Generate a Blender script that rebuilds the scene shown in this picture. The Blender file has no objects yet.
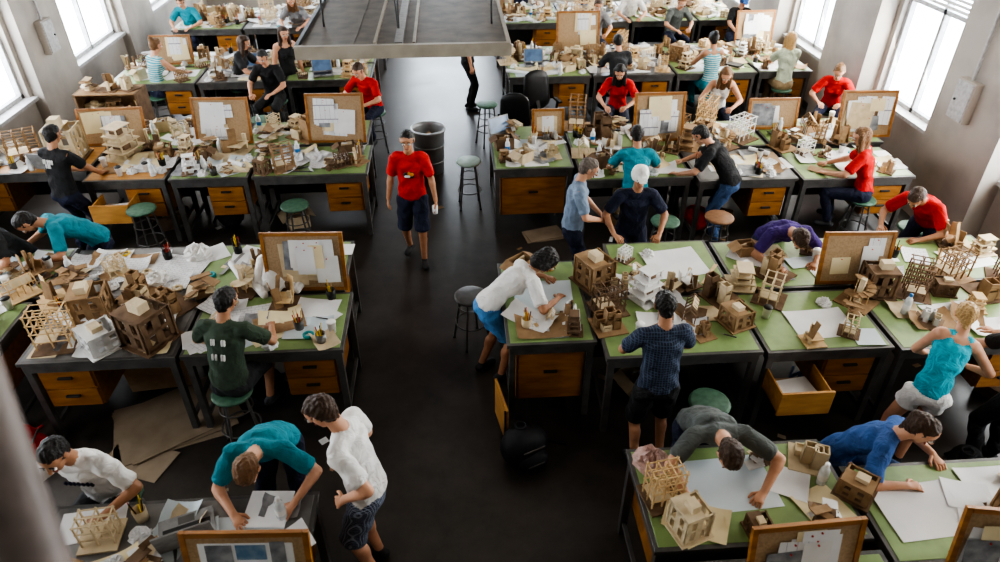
import bpy, math, random
import numpy as np
from mathutils import Vector, Matrix
V=Vector
random.seed(11)
D2R=math.pi/180

# ------------------------------------------------------------------ materials
_M={}
def mat(name,col,rough=.6,kind='plain',col2=None,scale=20,metal=0,emis=0,bump=0.0):
    if name in _M: return _M[name]
    m=bpy.data.materials.new(name); m.use_nodes=True
    nt=m.node_tree; N=nt.nodes; L=nt.links
    b=N['Principled BSDF']
    b.inputs['Roughness'].default_value=rough
    b.inputs['Metallic'].default_value=metal
    c=(*col,1)
    if col2 is None: col2=tuple(v*.72 for v in col)
    c2=(*col2,1)
    tc=N.new('ShaderNodeTexCoord')
    src=None
    def ramp(fac,e0=.35,e1=.65):
        r=N.new('ShaderNodeValToRGB'); r.color_ramp.elements[0].color=c2; r.color_ramp.elements[1].color=c
        r.color_ramp.elements[0].position=e0; r.color_ramp.elements[1].position=e1
        L.new(fac,r.inputs[0]); return r.outputs[0]
    if kind=='check':
        k=N.new('ShaderNodeTexChecker'); k.inputs['Scale'].default_value=scale
        k.inputs[1].default_value=c; k.inputs[2].default_value=c2
        L.new(tc.outputs['Object'],k.inputs[0]); src=k.outputs[0]; fac=k.outputs[1]
    elif kind=='plaid':
        w=N.new('ShaderNodeTexWave'); w.inputs['Scale'].default_value=scale; w.wave_type='BANDS'; w.bands_direction='X'
        w2=N.new('ShaderNodeTexWave'); w2.inputs['Scale'].default_value=scale; w2.bands_direction='Z'
        L.new(tc.outputs['Object'],w.inputs[0]); L.new(tc.outputs['Object'],w2.inputs[0])
        mm=N.new('ShaderNodeMath'); mm.operation='MAXIMUM'
        L.new(w.outputs[1],mm.inputs[0]); L.new(w2.outputs[1],mm.inputs[1])
        src=ramp(mm.outputs[0],.75,.95); fac=mm.outputs[0]
    elif kind=='stripe':
        w=N.new('ShaderNodeTexWave'); w.inputs['Scale'].default_value=scale; w.bands_direction='Z'
        L.new(tc.outputs['Object'],w.inputs[0]); src=ramp(w.outputs[1],.4,.6); fac=w.outputs[1]
    elif kind=='wood':
        mp=N.new('ShaderNodeMapping'); mp.inputs['Scale'].default_value=(1.5,8,8)
        L.new(tc.outputs['Object'],mp.inputs[0])
        n=N.new('ShaderNodeTexNoise'); n.inputs['Scale'].default_value=scale/8; n.inputs['Detail'].default_value=5
        L.new(mp.outputs[0],n.inputs[0]); src=ramp(n.outputs[0]); fac=n.outputs[0]
    elif kind=='drawing':
        k=N.new('ShaderNodeTexBrick'); k.inputs['Scale'].default_value=scale
        k.inputs['Color1'].default_value=c; k.inputs['Color2'].default_value=(*[v*.93 for v in col],1); k.inputs['Mortar'].default_value=c2
        k.inputs['Mortar Size'].default_value=.02; k.inputs['Brick Width'].default_value=.9; k.inputs['Row Height'].default_value=.5
        L.new(tc.outputs['Object'],k.inputs[0]); src=k.outputs[0]; fac=k.outputs[1]
    elif kind=='floor':
        n=N.new('ShaderNodeTexNoise'); n.inputs['Scale'].default_value=scale; n.inputs['Detail'].default_value=9; n.inputs['Roughness'].default_value=.7
        L.new(tc.outputs['Object'],n.inputs[0]); src=ramp(n.outputs[0],.35,.68); fac=n.outputs[0]
        mr=N.new('ShaderNodeMapRange'); mr.inputs[3].default_value=rough-.09; mr.inputs[4].default_value=rough+.12
        L.new(fac,mr.inputs[0]); L.new(mr.outputs[0],b.inputs['Roughness'])
    else:
        n=N.new('ShaderNodeTexNoise'); n.inputs['Scale'].default_value=scale; n.inputs['Detail'].default_value=4
        L.new(tc.outputs['Object'],n.inputs[0]); src=ramp(n.outputs[0],.3,.6); fac=n.outputs[0]
    L.new(src,b.inputs['Base Color'])
    if bump>0:
        if name.startswith('cloth'):
            n=N.new('ShaderNodeTexNoise'); n.inputs['Scale'].default_value=11; n.inputs['Detail'].default_value=3; n.inputs['Distortion'].default_value=1.2
            L.new(tc.outputs['Object'],n.inputs[0]); fac=n.outputs[0]
        bp=N.new('ShaderNodeBump'); bp.inputs['Strength'].default_value=bump; bp.inputs['Distance'].default_value=.03
        L.new(fac,bp.inputs['Height']); L.new(bp.outputs[0],b.inputs['Normal'])
    if emis>0:
        b.inputs['Emission Color'].default_value=c; b.inputs['Emission Strength'].default_value=emis
    _M[name]=m; return m

GREEN=mat('mat_green_vinyl',(.25,.36,.14),.42,col2=(.19,.28,.11),scale=6)
STEEL=mat('steel_grey',(.13,.125,.12),.4,col2=(.08,.08,.078),scale=8,metal=.3)
STEELT=mat('steel_top_worn',(.20,.195,.19),.38,col2=(.12,.118,.115),scale=5,metal=.3)
STEELD=mat('steel_dark',(.04,.04,.04),.45,scale=8,metal=.4)
OAK=mat('oak_orange',(.38,.165,.04),.45,'wood',(.25,.10,.022),20)
OAKL=mat('oak_light',(.52,.27,.08),.45,'wood',(.38,.18,.05),20)
CORK=mat('cork_tan',(.44,.31,.19),.85,scale=60,col2=(.34,.23,.13))
PAPER=mat('paper_white',(.80,.81,.82),.8,scale=3,col2=(.72,.73,.75))
DRAW=mat('paper_drawing',(.76,.77,.79),.8,'drawing',(.30,.30,.34),14)
TRACE=mat('trace_paper',(.80,.70,.46),.8,scale=4,col2=(.72,.62,.4))
CARD=mat('cardboard',(.36,.235,.13),.85,scale=12,col2=(.27,.17,.09))
CARDD=mat('chipboard_dark',(.20,.125,.075),.85,scale=12,col2=(.13,.08,.045))
CREAM=mat('museum_board_cream',(.66,.55,.38),.8,scale=10,col2=(.54,.44,.29))
BASS=mat('basswood',(.66,.48,.27),.7,scale=20,col2=(.56,.39,.2))
WHITE=mat('foam_white',(.80,.80,.79),.7,scale=5,col2=(.72,.72,.71))
BLACK=mat('black_plastic',(.012,.012,.013),.4)
GREY=mat('grey_plastic',(.3,.3,.3),.5)
SCREEN=mat('laptop_screen',(.10,.16,.26),.2,scale=6,col2=(.03,.04,.06),emis=.5)
BLUE=mat('blue_plastic',(.03,.2,.5),.4)
TEALP=mat('teal_plastic',(.02,.35,.38),.4)
REDP=mat('red_plastic',(.55,.03,.02),.4)
YEL=mat('yellow_plastic',(.8,.55,.03),.4)
SEATG=mat('stool_green',(.07,.155,.10),.5,col2=(.04,.10,.065))
BOOK=mat('book_cover',(.25,.08,.05),.5)
GREYB=mat('grey_print',(.33,.34,.36),.6,scale=9,col2=(.12,.13,.15))
BLUEB=mat('blue_print',(.10,.20,.33),.6,scale=9,col2=(.35,.42,.5))

# ------------------------------------------------------------------ mesh builder
class MB:
    def __init__(s): s.v=[];s.f=[];s.m=[];s.mats=[];s.sm=[]
    def mi(s,m):
        if m not in s.mats: s.mats.append(m)
        return s.mats.index(m)
    def add(s,vs,fs,m,smooth=False):
        o=len(s.v); s.v.extend([tuple(v) for v in vs]); i=s.mi(m)
        for f in fs: s.f.append([o+k for k in f]); s.m.append(i); s.sm.append(smooth)
    def box(s,c,d,m,R=None,taper=1):
        vs=[]
        for z in (-1,1):
            t=taper if z>0 else 1
            for x,y in ((-1,-1),(1,-1),(1,1),(-1,1)):
                p=V((x*d[0]/2*t,y*d[1]/2*t,z*d[2]/2))
                if R is not None: p=R@p
                vs.append(p+V(c))
        s.add(vs,[(3,2,1,0),(4,5,6,7),(0,1,5,4),(1,2,6,5),(2,3,7,6),(3,0,4,7)],m)
    def b2(s,x0,x1,y0,y1,z0,z1,m): s.box(((x0+x1)/2,(y0+y1)/2,(z0+z1)/2),(x1-x0,y1-y0,z1-z0),m)
    def beam(s,a,b,w,m,h=None):
        a=V(a);b=V(b);d=b-a;L=d.length
        if L<1e-6:return
        q=d.to_track_quat('Z','Y').to_matrix()
        s.box((a+b)/2,(w,h or w,L),m,q)
    def cyl(s,a,b,r0,m,r1=None,n=12,smooth=True,cap=True):
        a=V(a);b=V(b);r1=r0 if r1 is None else r1
        q=(b-a).to_track_quat('Z','Y').to_matrix()
        vs=[];
        for p,r in((a,r0),(b,r1)):
            for i in range(n):
                t=2*math.pi*i/n; vs.append(p+q@V((r*math.cos(t),r*math.sin(t),0)))
        s.add(vs,[(i,(i+1)%n,n+(i+1)%n,n+i) for i in range(n)],m,smooth)
        if cap: s.add(vs[:n],[tuple(range(n-1,-1,-1))],m); s.add(vs[n:],[tuple(range(n))],m)
    def lathe(s,prof,m,n=16,c=(0,0,0)):
        vs=[]
        for r,z in prof:
            for i in range(n):
                t=2*math.pi*i/n; vs.append((c[0]+r*math.cos(t),c[1]+r*math.sin(t),c[2]+z))
        fs=[]
        for k in range(len(prof)-1):
            for i in range(n): fs.append((k*n+i,k*n+(i+1)%n,(k+1)*n+(i+1)%n,(k+1)*n+i))
        s.add(vs,fs,m,True)
    def ring(s,c,R,r,m,n=20,k=6):
        vs=[];fs=[]
        for i in range(n):
            t=2*math.pi*i/n
            for j in range(k):
                u=2*math.pi*j/k; q=R+r*math.cos(u)
                vs.append((c[0]+q*math.cos(t),c[1]+q*math.sin(t),c[2]+r*math.sin(u)))
        for i in range(n):
            for j in range(k): fs.append((i*k+j,((i+1)%n)*k+j,((i+1)%n)*k+(j+1)%k,i*k+(j+1)%k))
        s.add(vs,fs,m,True)
    def sheet(s,w,h,m,z=.003,curl=.0,c=(0,0),rot=0,nx=8,ny=4,noise=0,T=None):
        vs=[];fs=[];cr,sr=math.cos(rot),math.sin(rot)
        for j in range(ny+1):
            for i in range(nx+1):
                u=i/nx-.5;v=j/ny-.5
                zz=z+curl*(abs(2*u)**3)*(1 if v>0 else .4)+ (random.random()*noise if noise else 0)
                x=u*w;y=v*h
                p=V((c[0]+x*cr-y*sr,c[1]+x*sr+y*cr,zz))
                if T: p=T@p
                vs.append(p)
        for j in range(ny):
            for i in range(nx): a=j*(nx+1)+i; fs.append((a,a+1,a+nx+2,a+nx+1))
        s.add(vs,fs,m,True)
    def obj(s,name,loc=(0,0,0),rz=0,bevel=0):
        me=bpy.data.meshes.new(name); me.from_pydata(s.v,[],s.f)
        for m in s.mats: me.materials.append(m)
        me.polygons.foreach_set('material_index',s.m)
        me.polygons.foreach_set('use_smooth',s.sm)
        me.update()
        o=bpy.data.objects.new(name,me); bpy.context.scene.collection.objects.link(o)
        o.location=loc; o.rotation_euler=(0,0,rz)
        if bevel:
            b=o.modifiers.new('bevel','BEVEL'); b.width=bevel; b.segments=1; b.limit_method='ANGLE'
        return o

# ------------------------------------------------------------------ room shell
XL,XR,YF,YB,ZC=-6.5,6.6,-1.6,20.0,6.4
WALLM=mat('plaster_wall',(.46,.42,.375),.8,scale=1.5,col2=(.34,.31,.28))
FLOORM=mat('worn_dark_concrete',(.066,.056,.048),.36,'floor',(.026,.022,.020),1.6,bump=.04)
CEILM=mat('ceiling_paint',(.30,.28,.26),.9,scale=2)
PANE=mat('window_daylight',(.84,.92,1.0),.5,scale=.5,col2=(.78,.88,1.0),emis=11.0)
FRAMEM=mat('window_frame_paint',(.50,.50,.50),.5)
TRIMM=mat('baseboard_paint',(.10,.09,.08),.5)
def slab(name,x0,x1,y0,y1,z0,z1,m):
    b=MB(); b.b2(x0,x1,y0,y1,z0,z1,m); return b.obj(name)
slab('floor',XL-.3,XR+.3,YF-.3,YB+.3,-.2,0,FLOORM)
slab('ceiling',XL-.3,XR+.3,YF-.3,YB+.3,ZC,ZC+.2,CEILM)
ZS,ZT=1.02,4.9
wn=[0]
def window(axis,pos,a0,a1,inn):
    """glazed window: frame, mullions, panes, venetian blind in upper part"""
    wn[0]+=1
    b=MB()
    def P(u0,u1,d0,d1,z0,z1,m):
        if axis=='x': b.b2(pos+min(d0*inn,d1*inn),pos+max(d0*inn,d1*inn),u0,u1,z0,z1,m)
        else: b.b2(u0,u1,pos+min(d0*inn,d1*inn),pos+max(d0*inn,d1*inn),z0,z1,m)
    P(a0,a1,-.20,-.18,ZS,ZT,PANE)
    for u in (a0,(a0+a1)/2-.03,a1-.06): P(u,u+.06,-.17,-.08,ZS,ZT,FRAMEM)
    for z in (ZS,2.4,3.6,ZT-.06): P(a0,a1,-.17,-.08,z,z+.06,FRAMEM)
    z=2.5
    while z<ZT-.05:
        P(a0+.02,a1-.02,-.06,-.03,z,z+.035,WHITE); z+=.06
    P(a0-.05,a1+.05,-.08,.10,ZS-.05,ZS,FRAMEM)
    b.obj('window_%d'%wn[0])
def wall_side(name,x,inn,wins,pr=.16):
    b=MB()
    x0,x1=(x-.3,x) if inn>0 else (x,x+.3)
    b.b2(x0,x1,YF,YB,0,ZS-.05,WALLM); b.b2(x0,x1,YF,YB,ZT,ZC,WALLM)
    y=YF
    for (a,c) in wins+[(YB,YB)]:
        if a-y>.01:
            b.b2(x0,x1,y,a,ZS-.05,ZT,WALLM)
        y=c
    for k in range(len(wins)-1):
        mid=(wins[k][1]+wins[k+1][0])/2
        hw=(wins[k+1][0]-wins[k][1])/2-.1
        b.b2(min(x,x+inn*pr),max(x,x+inn*pr),mid-hw,mid+hw,0,ZC,WALLM)
    b.obj(name)
    for (a,c) in wins: window('x',x,a,c,inn)
WL=[(1.6,3.4),(4.9,6.9),(8.6,10.8),(12.3,14.4),(16.0,18.0)]
WR=[(1.4,3.2),(4.9,7.0),(8.45,10.1),(11.6,13.4),(15.0,16.9)]
wall_side('wall_left',XL,1,WL); wall_side('wall_right',XR,-1,WR,.28)
b=MB(); b.b2(XL,XR,YF-.3,YF,0,ZC,WALLM); b.obj('wall_front')
b=MB()
WBk=[(-5.2,-3.0),(-1.2,1.0),(3.0,5.2)]
b.b2(XL,XR,YB,YB+.3,0,ZS-.05,WALLM); b.b2(XL,XR,YB,YB+.3,ZT,ZC,WALLM)
y=XL
for (a,c) in WBk+[(XR,XR)]:
    if a-y>.01: b.b2(y,a,YB,YB+.3,ZS-.05,ZT,WALLM)
    y=c
b.obj('wall_back')
for a,c in WBk: window('y',YB,a,c,-1)
slab('baseboard_left',XL,XL+.02,YF,YB,0,.14,TRIMM); slab('baseboard_right',XR-.02,XR,YF,YB,0,.14,TRIMM)
# mezzanine the photograph is taken from
slab('mezzanine_floor',XL,XR,YF,-.1,3.0,3.2,WALLM)
b=MB(); BR=mat('brace_paint',(.22,.18,.165),.5)
a=V((-.815,.98,4.36)); c=V((-.345,.08,3.16)); b.cyl(a+(a-c)*1.2,c,.045,BR,n=16); b.obj('railing_brace')
b=MB()
for z in (3.6,4.1): b.cyl((XL,-.12,z),(XR,-.12,z),.02,STEELD)
x=XL+.2
while x<XR: b.cyl((x,-.12,3.2),(x,-.12,4.1),.02,STEELD); x+=1.2
b.obj('mezzanine_railing')
# hanging platform
b=MB(); PL=mat('platform_sheet_metal',(.15,.125,.10),.55,scale=5,col2=(.085,.072,.06),metal=.1)
z=2.52
b.b2(-1.66,.62,7.66,11.8,z,z+.04,PL)
for i in range(4):
    x=-1.62+i*.57; b.b2(x,x+.545,7.69,11.8,z+.04,z+.048,PL)
EDG=mat('platform_edge_paint',(.36,.32,.26),.45,scale=4)
b.b2(-1.68,.64,7.60,7.66,z-.04,z+.10,EDG); b.b2(-1.70,-1.66,7.62,11.8,z-.04,z+.08,STEELD); b.b2(.62,.66,7.62,11.8,z-.04,z+.08,EDG)
for x,w in ((-.85,.03),(-.62,.09),(-.42,.03)):
    b.b2(x,x+w,7.75,11.6,z+.05,z+.09,EDG if w<.05 else GREY)
for x,y in ((-1.5,8.6),(.5,8.6),(-1.5,11.2),(.5,11.2)): b.cyl((x,y,z+.04),(x,y,ZC-.01),.012,STEELD,n=8)
b.cyl((-.6,8.3,z+.05),(-.5,8.9,ZC-.01),.012,STEELD,n=8); b.cyl((-.6,8.3,z+.05),(-.9,9.3,ZC-.01),.012,STEELD,n=8)
b.obj('suspended_platform')
# electrical boxes
def elec(x,y,z,inn):
    b=MB(); b.b2(min(x,x+inn*.1),max(x,x+inn*.1),y-.16,y+.16,z,z+.5,WALLM)
    b.b2(min(x+inn*.1,x+inn*.115),max(x+inn*.1,x+inn*.115),y-.14,y+.14,z+.02,z+.48,FRAMEM)
    b.cyl((x+inn*.04,y,z+.5),(x+inn*.04,y,ZC-.02),.02,FRAMEM,n=8); b.cyl((x+inn*.12,y+.08,z+.25),(x+inn*.135,y+.08,z+.25),.015,STEELD,n=8)
    b.obj('electrical_panel')
elec(XL+.165,11.5,1.5,1); elec(XR-.285,7.8,1.5,-1)

# ------------------------------------------------------------------ desks
ZD=.92
desks=[]
def desk(x0,x1,y0,y1,top='green',ped='R',face=-1,openped=False,full=False):
    b=MB(); w=x1-x0; d=y1-y0; cx,cy=(x0+x1)/2,(y0+y1)/2
    X0,X1,Y0,Y1=-w/2,w/2,-d/2,d/2
    b.b2(X0,X1,Y0,Y1,ZD-.04,ZD-.004,STEEL)
    tm={'green':GREEN,'steel':STEELT,'wood':OAKL}[top]
    b.b2(X0+.03,X1-.03,Y0+.03,Y1-.03,ZD-.004,ZD,tm)
    for (a,c,e,f) in ((X0+.02,X1-.02,Y0+.02,Y0+.05),(X0+.02,X1-.02,Y1-.05,Y1-.02)): b.b2(a,c,e,f,ZD-.13,ZD-.04,STEEL)
    for (a,c) in ((X0+.02,X0+.05),(X1-.05,X1-.02)): b.b2(a,c,Y0+.05,Y1-.05,ZD-.13,ZD-.04,STEEL)
    for x in (X0+.05,X1-.05):
        for y in (Y0+.05,Y1-.05): b.b2(x-.028,x+.028,y-.028,y+.028,0,ZD-.04,STEEL)
        b.b2(x-.015,x+.015,Y0+.07,Y1-.07,.12,.16,STEEL)
    yf=Y0 if face<0 else Y1; s=-face
    yk=(Y1-.06) if face<0 else (Y0+.06)
    b.b2(X0+.08,X1-.08,yk-.01,yk+.01,.25,ZD-.13,STEELD)
    def yb(o0,o1): return (min(yf+s*o0,yf+s*o1),max(yf+s*o0,yf+s*o1))
    if ped:
        pw=.46 if not full else w-.18
        px0=X0+.09 if ped=='L' else X1-.09-pw
        z0=.36 if not full else .22
        y0_,y1_=yb(.07,d-.15); b.b2(px0,px0+pw,y0_,y1_,z0,ZD-.14,OAK)
        n=2 if not full else 1
        hh=(ZD-.14-z0)
        for i in range(n):
            a,c=yb(.045,.07); zz=z0+hh*i/n
            b.b2(px0+.015,px0+pw-.015,a,c,zz+.012,zz+hh/n-.012,OAK)
            a,c=yb(.02,.045); b.b2(px0+pw/2-.06,px0+pw/2+.06,a,c,zz+hh/n*.6,zz+hh/n*.6+.02,STEELD)
    if openped:
        pc=openped; a,c=yb(-.30,.05)
        z0,z1=.50,.72
        b.b2(pc-.22,pc-.205,a,c,z0,z1,OAKL); b.b2(pc+.205,pc+.22,a,c,z0,z1,OAKL); b.b2(pc-.22,pc+.22,a,c,z0,z0+.02,OAKL)
        f0,f1=yb(-.325,-.30); b.b2(pc-.23,pc+.23,f0,f1,z0-.01,z1+.02,OAKL)
        b.sheet(.34,.26,PAPER,z=z0+.1,c=(pc,(a+c)/2),rot=.15); b.b2(pc-.17,pc+.17,a+.06,c-.02,z0+.02,z0+.09,CARD)
    o=b.obj('drafting_desk',(cx,cy,0),0,bevel=.004)
    desks.append((x0,x1,y0,y1)); return o
# left, middle block
desk(-3.75,-2.44,4.60,5.45,'steel','L'); desk(-2.41,-1.03,4.60,5.45,'green','R')
desk(-3.95,-2.62,5.50,6.40,'steel','L',1); desk(-2.58,-1.12,5.50,6.40,'green','R',1)
desk(-5.4,-4.02,4.72,5.5,'green','R'); desk(-5.4,-4.0,5.56,6.45,'green','L',1)
# left, second block
desk(-4.62,-3.62,8.02,8.9,'wood','R',openped=-.12); desk(-3.58,-2.6,8.0,8.9,'green','R'); desk(-2.56,-1.12,8.0,8.9,'green','R')
desk(-4.62,-2.95,8.95,9.8,'green','L',1); desk(-2.9,-1.2,8.95,9.8,'green','L',1)
desk(-6.3,-4.68,8.3,9.1,'wood','L')
# left, third / fourth blocks
for (y,f) in ((11.6,-1),(12.5,1),(14.9,-1),(15.8,1)):
    for x in (-5.7,-4.25,-2.8): desk(x,x+1.42,y,y+.86,'green' if x!=-4.25 else 'steel','R',f)
# left, near block
desk(-2.75,-1.02,2.3,3.12,'steel','R',1); desk(-4.3,-2.8,2.4,3.1,'green','L',1); desk(-2.75,-1.02,1.4,2.25,'green','R',-1)
# right, middle block
desk(.38,1.17,4.55,5.85,'green','R',-1,full=True); desk(1.21,2.57,4.32,5.17,'green',None); desk(2.60,3.72,4.30,5.17,'green','R',openped=-.30)
desk(3.76,5.2,4.26,5.17,'green','R')
desk(1.52,2.62,5.22,6.15,'green','L',1); desk(2.66,3.95,5.22,6.1,'green','L',1); desk(3.99,5.55,5.22,6.05,'green','R',1)
# right, second block
desk(.48,1.52,8.0,9.4,'green','L',-1,full=True); desk(1.56,2.96,7.62,8.5,'green',None)
desk(3.0,4.26,7.5,8.4,'steel','R'); desk(4.30,5.75,7.45,8.35,'green','R')
desk(1.56,2.96,8.56,9.4,'green','L',1); desk(3.0,4.26,8.5,9.4,'green','L',1); desk(4.3,5.9,8.5,9.4,'green','L',1)
for (y,f) in ((11.5,-1),(12.4,1),(14.9,-1),(15.8,1)):
    for x in (.95,2.4,3.85,5.3): desk(x,min(x+1.42,6.25),y,y+.86,'green' if x!=2.4 else 'steel','R',f)
# right, near block
desk(1.15,2.58,2.5,3.34,'green','L',1); desk(2.62,4.2,2.3,3.08,'green','L',1); desk(1.15,2.58,1.5,2.42,'green','R',-1); desk(2.62,4.2,1.4,2.25,'green','R',-1)
desk(4.24,5.7,2.3,3.08,'green','R',1)
b=MB(); b.box((.0,0,.3),(.42,.02,.42),OAKL); b.cyl((.15,-.01,.3),(.15,-.04,.3),.012,STEELD,n=8); b.box((-.2,.01,.25),(.02,.03,.5),STEELD); b.obj('cabinet_door',(.32,4.38,.0),100*D2R)

# ------------------------------------------------------------------ people
def perp(n,z):
    e=n-n.dot(z)*z
    if e.length<1e-4:
        e=V((1,0,0))-z.x*z
        if e.length<1e-3: e=V((0,1,0))-z.y*z
    return e.normalized()
def capsule(a,b,ra,rb,n=V((0,1,0)),k=1,q=1,seg=14):
    z=(b-a)
    z=z.normalized() if z.length>1e-5 else V((0,0,1))
    e2=perp(V(n),z); e1=e2.cross(z)
    rings=[]
    for t in (-90,-60,-30): rings.append((a-z*ra*q*math.sin(-t*D2R),ra*math.cos(t*D2R)))
    rings.append((a,ra)); 
    if (b-a).length>1e-5: rings.append((b,rb))
    for t in (30,60,90): rings.append((b+z*rb*q*math.sin(t*D2R),rb*math.cos(t*D2R)))
    vs=[rings[0][0]]
    for p,r in rings[1:-1]:
        for i in range(seg):
            t=2*math.pi*i/seg; vs.append(p+e1*r*math.cos(t)+e2*r*k*math.sin(t))
    vs.append(rings[-1][0]); fs=[]
    nr=len(rings)-2
    for i in range(seg): fs.append((0,1+(i+1)%seg,1+i))
    for r in range(nr-1):
        for i in range(seg): fs.append((1+r*seg+i,1+r*seg+(i+1)%seg,1+(r+1)*seg+(i+1)%seg,1+(r+1)*seg+i))
    e=len(vs)-1
    for i in range(seg): fs.append((e,1+(nr-1)*seg+i,1+(nr-1)*seg+(i+1)%seg))
    return vs,fs,(e1,e2,z)
def ik(a,b,l1,l2,pole):
    d=b-a; L=d.length; dr=d.normalized(); L=max(abs(l1-l2)+.02,min(L,(l1+l2)*.992)); b2=a+dr*L
    x=(l1*l1-l2*l2+L*L)/(2*L); h=math.sqrt(max(0,l1*l1-x*x)); pp=perp(V(pole),dr)
    return a+dr*x+pp*h,b2
SK={'l':mat('skin_light',(.62,.34,.22),.5,scale=15,col2=(.56,.29,.18)),'t':mat('skin_tan',(.44,.225,.13),.5,scale=15,col2=(.39,.19,.105)),'d':mat('skin_dark',(.16,.08,.05),.5,scale=15)}
HR={'black':mat('hair_black',(.014,.011,.010),.5,scale=60,bump=.5),'brown':mat('hair_brown',(.060,.029,.014),.5,scale=60,bump=.5),'lbrown':mat('hair_light_brown',(.20,.10,.042),.5,scale=60,bump=.5),'blonde':mat('hair_blonde',(.52,.33,.14),.5,scale=60,bump=.5),'grey':mat('hair_grey',(.17,.14,.12),.6,scale=60,bump=.5)}
LIP=mat('lips',(.35,.12,.09),.5); EYEW=mat('eye_white',(.75,.72,.7),.3); EYED=mat('eye_iris',(.03,.02,.015),.2)
def cloth(name,col,kind='plain',col2=None,scale=9): return mat('cloth_'+name,col,.85,kind,col2,scale,bump=.8)
C=dict(red=cloth('red',(.58,.010,.008)),black=cloth('black',(.014,.014,.016)),white=cloth('white',(.78,.77,.75),col2=(.66,.66,.65)),
 teal=cloth('teal',(.015,.25,.32)),aqua=cloth('aqua',(.02,.42,.54)),navy=cloth('navy',(.012,.017,.045)),purple=cloth('purple',(.05,.02,.16)),
 olive=cloth('olive',(.048,.075,.048)),blue=cloth('blue',(.05,.13,.36)),gblue=cloth('greyblue',(.22,.29,.39)),grey=cloth('grey',(.12,.135,.13)),
 plaid=cloth('plaid',(.07,.10,.16),'plaid',(.018,.025,.05),14),fshort=cloth('patterned',(.26,.30,.38),'plaid',(.025,.035,.07),22),denim=cloth('denim',(.05,.10,.22)),
 khaki=cloth('khaki',(.35,.26,.15)),lblue=cloth('light_blue',(.08,.26,.55)),dkgrey=cloth('dark_grey',(.03,.032,.035)),stripe=cloth('stripe_teal',(.45,.56,.55),'stripe',(.03,.30,.38),9),
 mint=cloth('mint',(.55,.62,.48)),orange=cloth('orange',(.7,.25,.03)),mgrey=cloth('mid_grey',(.24,.24,.25)))
occ=[]   # occupied desk-top spots (x,y,r)
def person(name,hx,hy,yaw,pose='stand',lean=5,shirt='white',pants='dkgrey',hair='brown',hs='short',sleeve='short',legs='pants',skin='l',
           hands=None,headp=None,heady=0,feet=None,vox=.012,female=False,cap=None,scale=1.0,pz=None,extra=None,side=0,shoe=None,poles=None):
    skm=SK[skin]; hm=HR[hair]; sm=C[shirt]; pm_=C[pants]; shm=C[shoe] if shoe else mat('shoe_dark',(.03,.03,.035),.6)
    F=V((0,1,0)); R=V((1,0,0)); U=V((0,0,1))
    if pz is None: pz={'stand':.93,'lean':.91,'sit':.79}[pose]
    P=V((0,0,pz))
    def tilt(a,sd): 
        a*=D2R; sd*=D2R
        return V((math.sin(sd)*math.cos(a),math.sin(a),math.cos(a)*math.cos(sd))).normalized()
    u1=tilt(lean*.75,side*.6); u2=tilt(lean*1.12,side)
    f1=perp(F,u1); f2=perp(F,u2) if lean<85 else perp(-U,u2)
    W=P+u1*.25; N=W+u2*.27
    r2=f2.cross(u2); 
    sw=.150 if female else .170
    SL=N-r2*sw-u2*.045; SR=N+r2*sw-u2*.045
    # head
    hp=(lean*.9+12) if headp is None else headp
    fh=V((0,math.cos(hp*D2R),-math.sin(hp*D2R))); uh=V((0,math.sin(hp*D2R),math.cos(hp*D2R)))
    Ry=Matrix.Rotation(heady*D2R,3,'Z'); fh=Ry@fh; uh=(Ry@uh).normalized(); rh=fh.cross(uh)
    nk=(u2*.6+uh*.4).normalized()
    NB=N+nk*.075; hc=NB+uh*.105+fh*.02
    # limbs
    if feet is None:
        feet={'stand':[(-.10,.0,0),(.10,.03,0)],'lean':[(-.13,.02,0),(.13,.06,0)],'sit':[(-.14,.28,.24),(.14,.30,.24)]}[pose]
    if hands is None:
        if pose=='stand': hands=[(-.27,.04,.80),(.27,.06,.80)]
        elif pose=='lean': hands=[(-.22,.62,.955),(.2,.66,.955)]
        else: hands=[(-.16,.46,.955),(.18,.50,.955)]
    pr=[]
    def A(a,b,ra,rb,m,n=F,k=1,q=1): pr.append((V(a),V(b),ra,rb,V(n),k,q,m))
    hipm=pm_
    A(P+V((-.06,-.01,-.05)),P+V((.06,-.01,-.05)),.112,.112,hipm,F,1)
    if legs=='skirt': A(P-U*.02,P+V((0,.02,-.3)),.17,.23,hipm,F,.85,.3)
    for i,s in ((0,-1),(1,1)):
        hip=P+V((s*.088,0,-.05)); ft=V(feet[i]); an=V((ft.x,ft.y,ft.z+.085))
        kn,an=ik(hip,an,.42,.41,(s*.15,1,0.1))
        full=legs=='pants'
        if full:
            A(hip,kn,.098,.070,pm_); A(kn,an+(kn-an).normalized()*.04,.068,.055,pm_)
        elif legs in('shorts','kneeshorts','hot'):
            t={'shorts':.80,'kneeshorts':.98,'hot':.38}[legs]; e=hip.lerp(kn,t)
            A(hip,e,.104,.092 if legs!='hot' else .098,pm_,q=.3)
        if not full:
            A(hip,kn,.085,.056,skm); A(kn,an,.054,.036,skm); c=kn.lerp(an,.3)+V((0,-.018,0)); A(c,kn.lerp(an,.45)+V((0,-.012,0)),.052,.046,skm)
        fo=V((s*.25,1,0)).normalized()
        h=an-V((0,0,.045)); A(h-fo*.04,h+fo*.13-V((0,0,.005)),.043,.040,shm,U,.95)
        if legs!='pants' and shoe!='sock': A(an,an-V((0,0,.03)),.04,.04,shm,q=.4)
    # torso
    tw=.140 if female else .158
    A(P-u1*.03,W-u1*.03,tw+.012,tw-.008-(.012 if female else 0),sm,f1,.74,.25)
    A(W-u1*.04,N-u2*.13,tw-.006,tw+.012,sm,f2,.70,.45)
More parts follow.
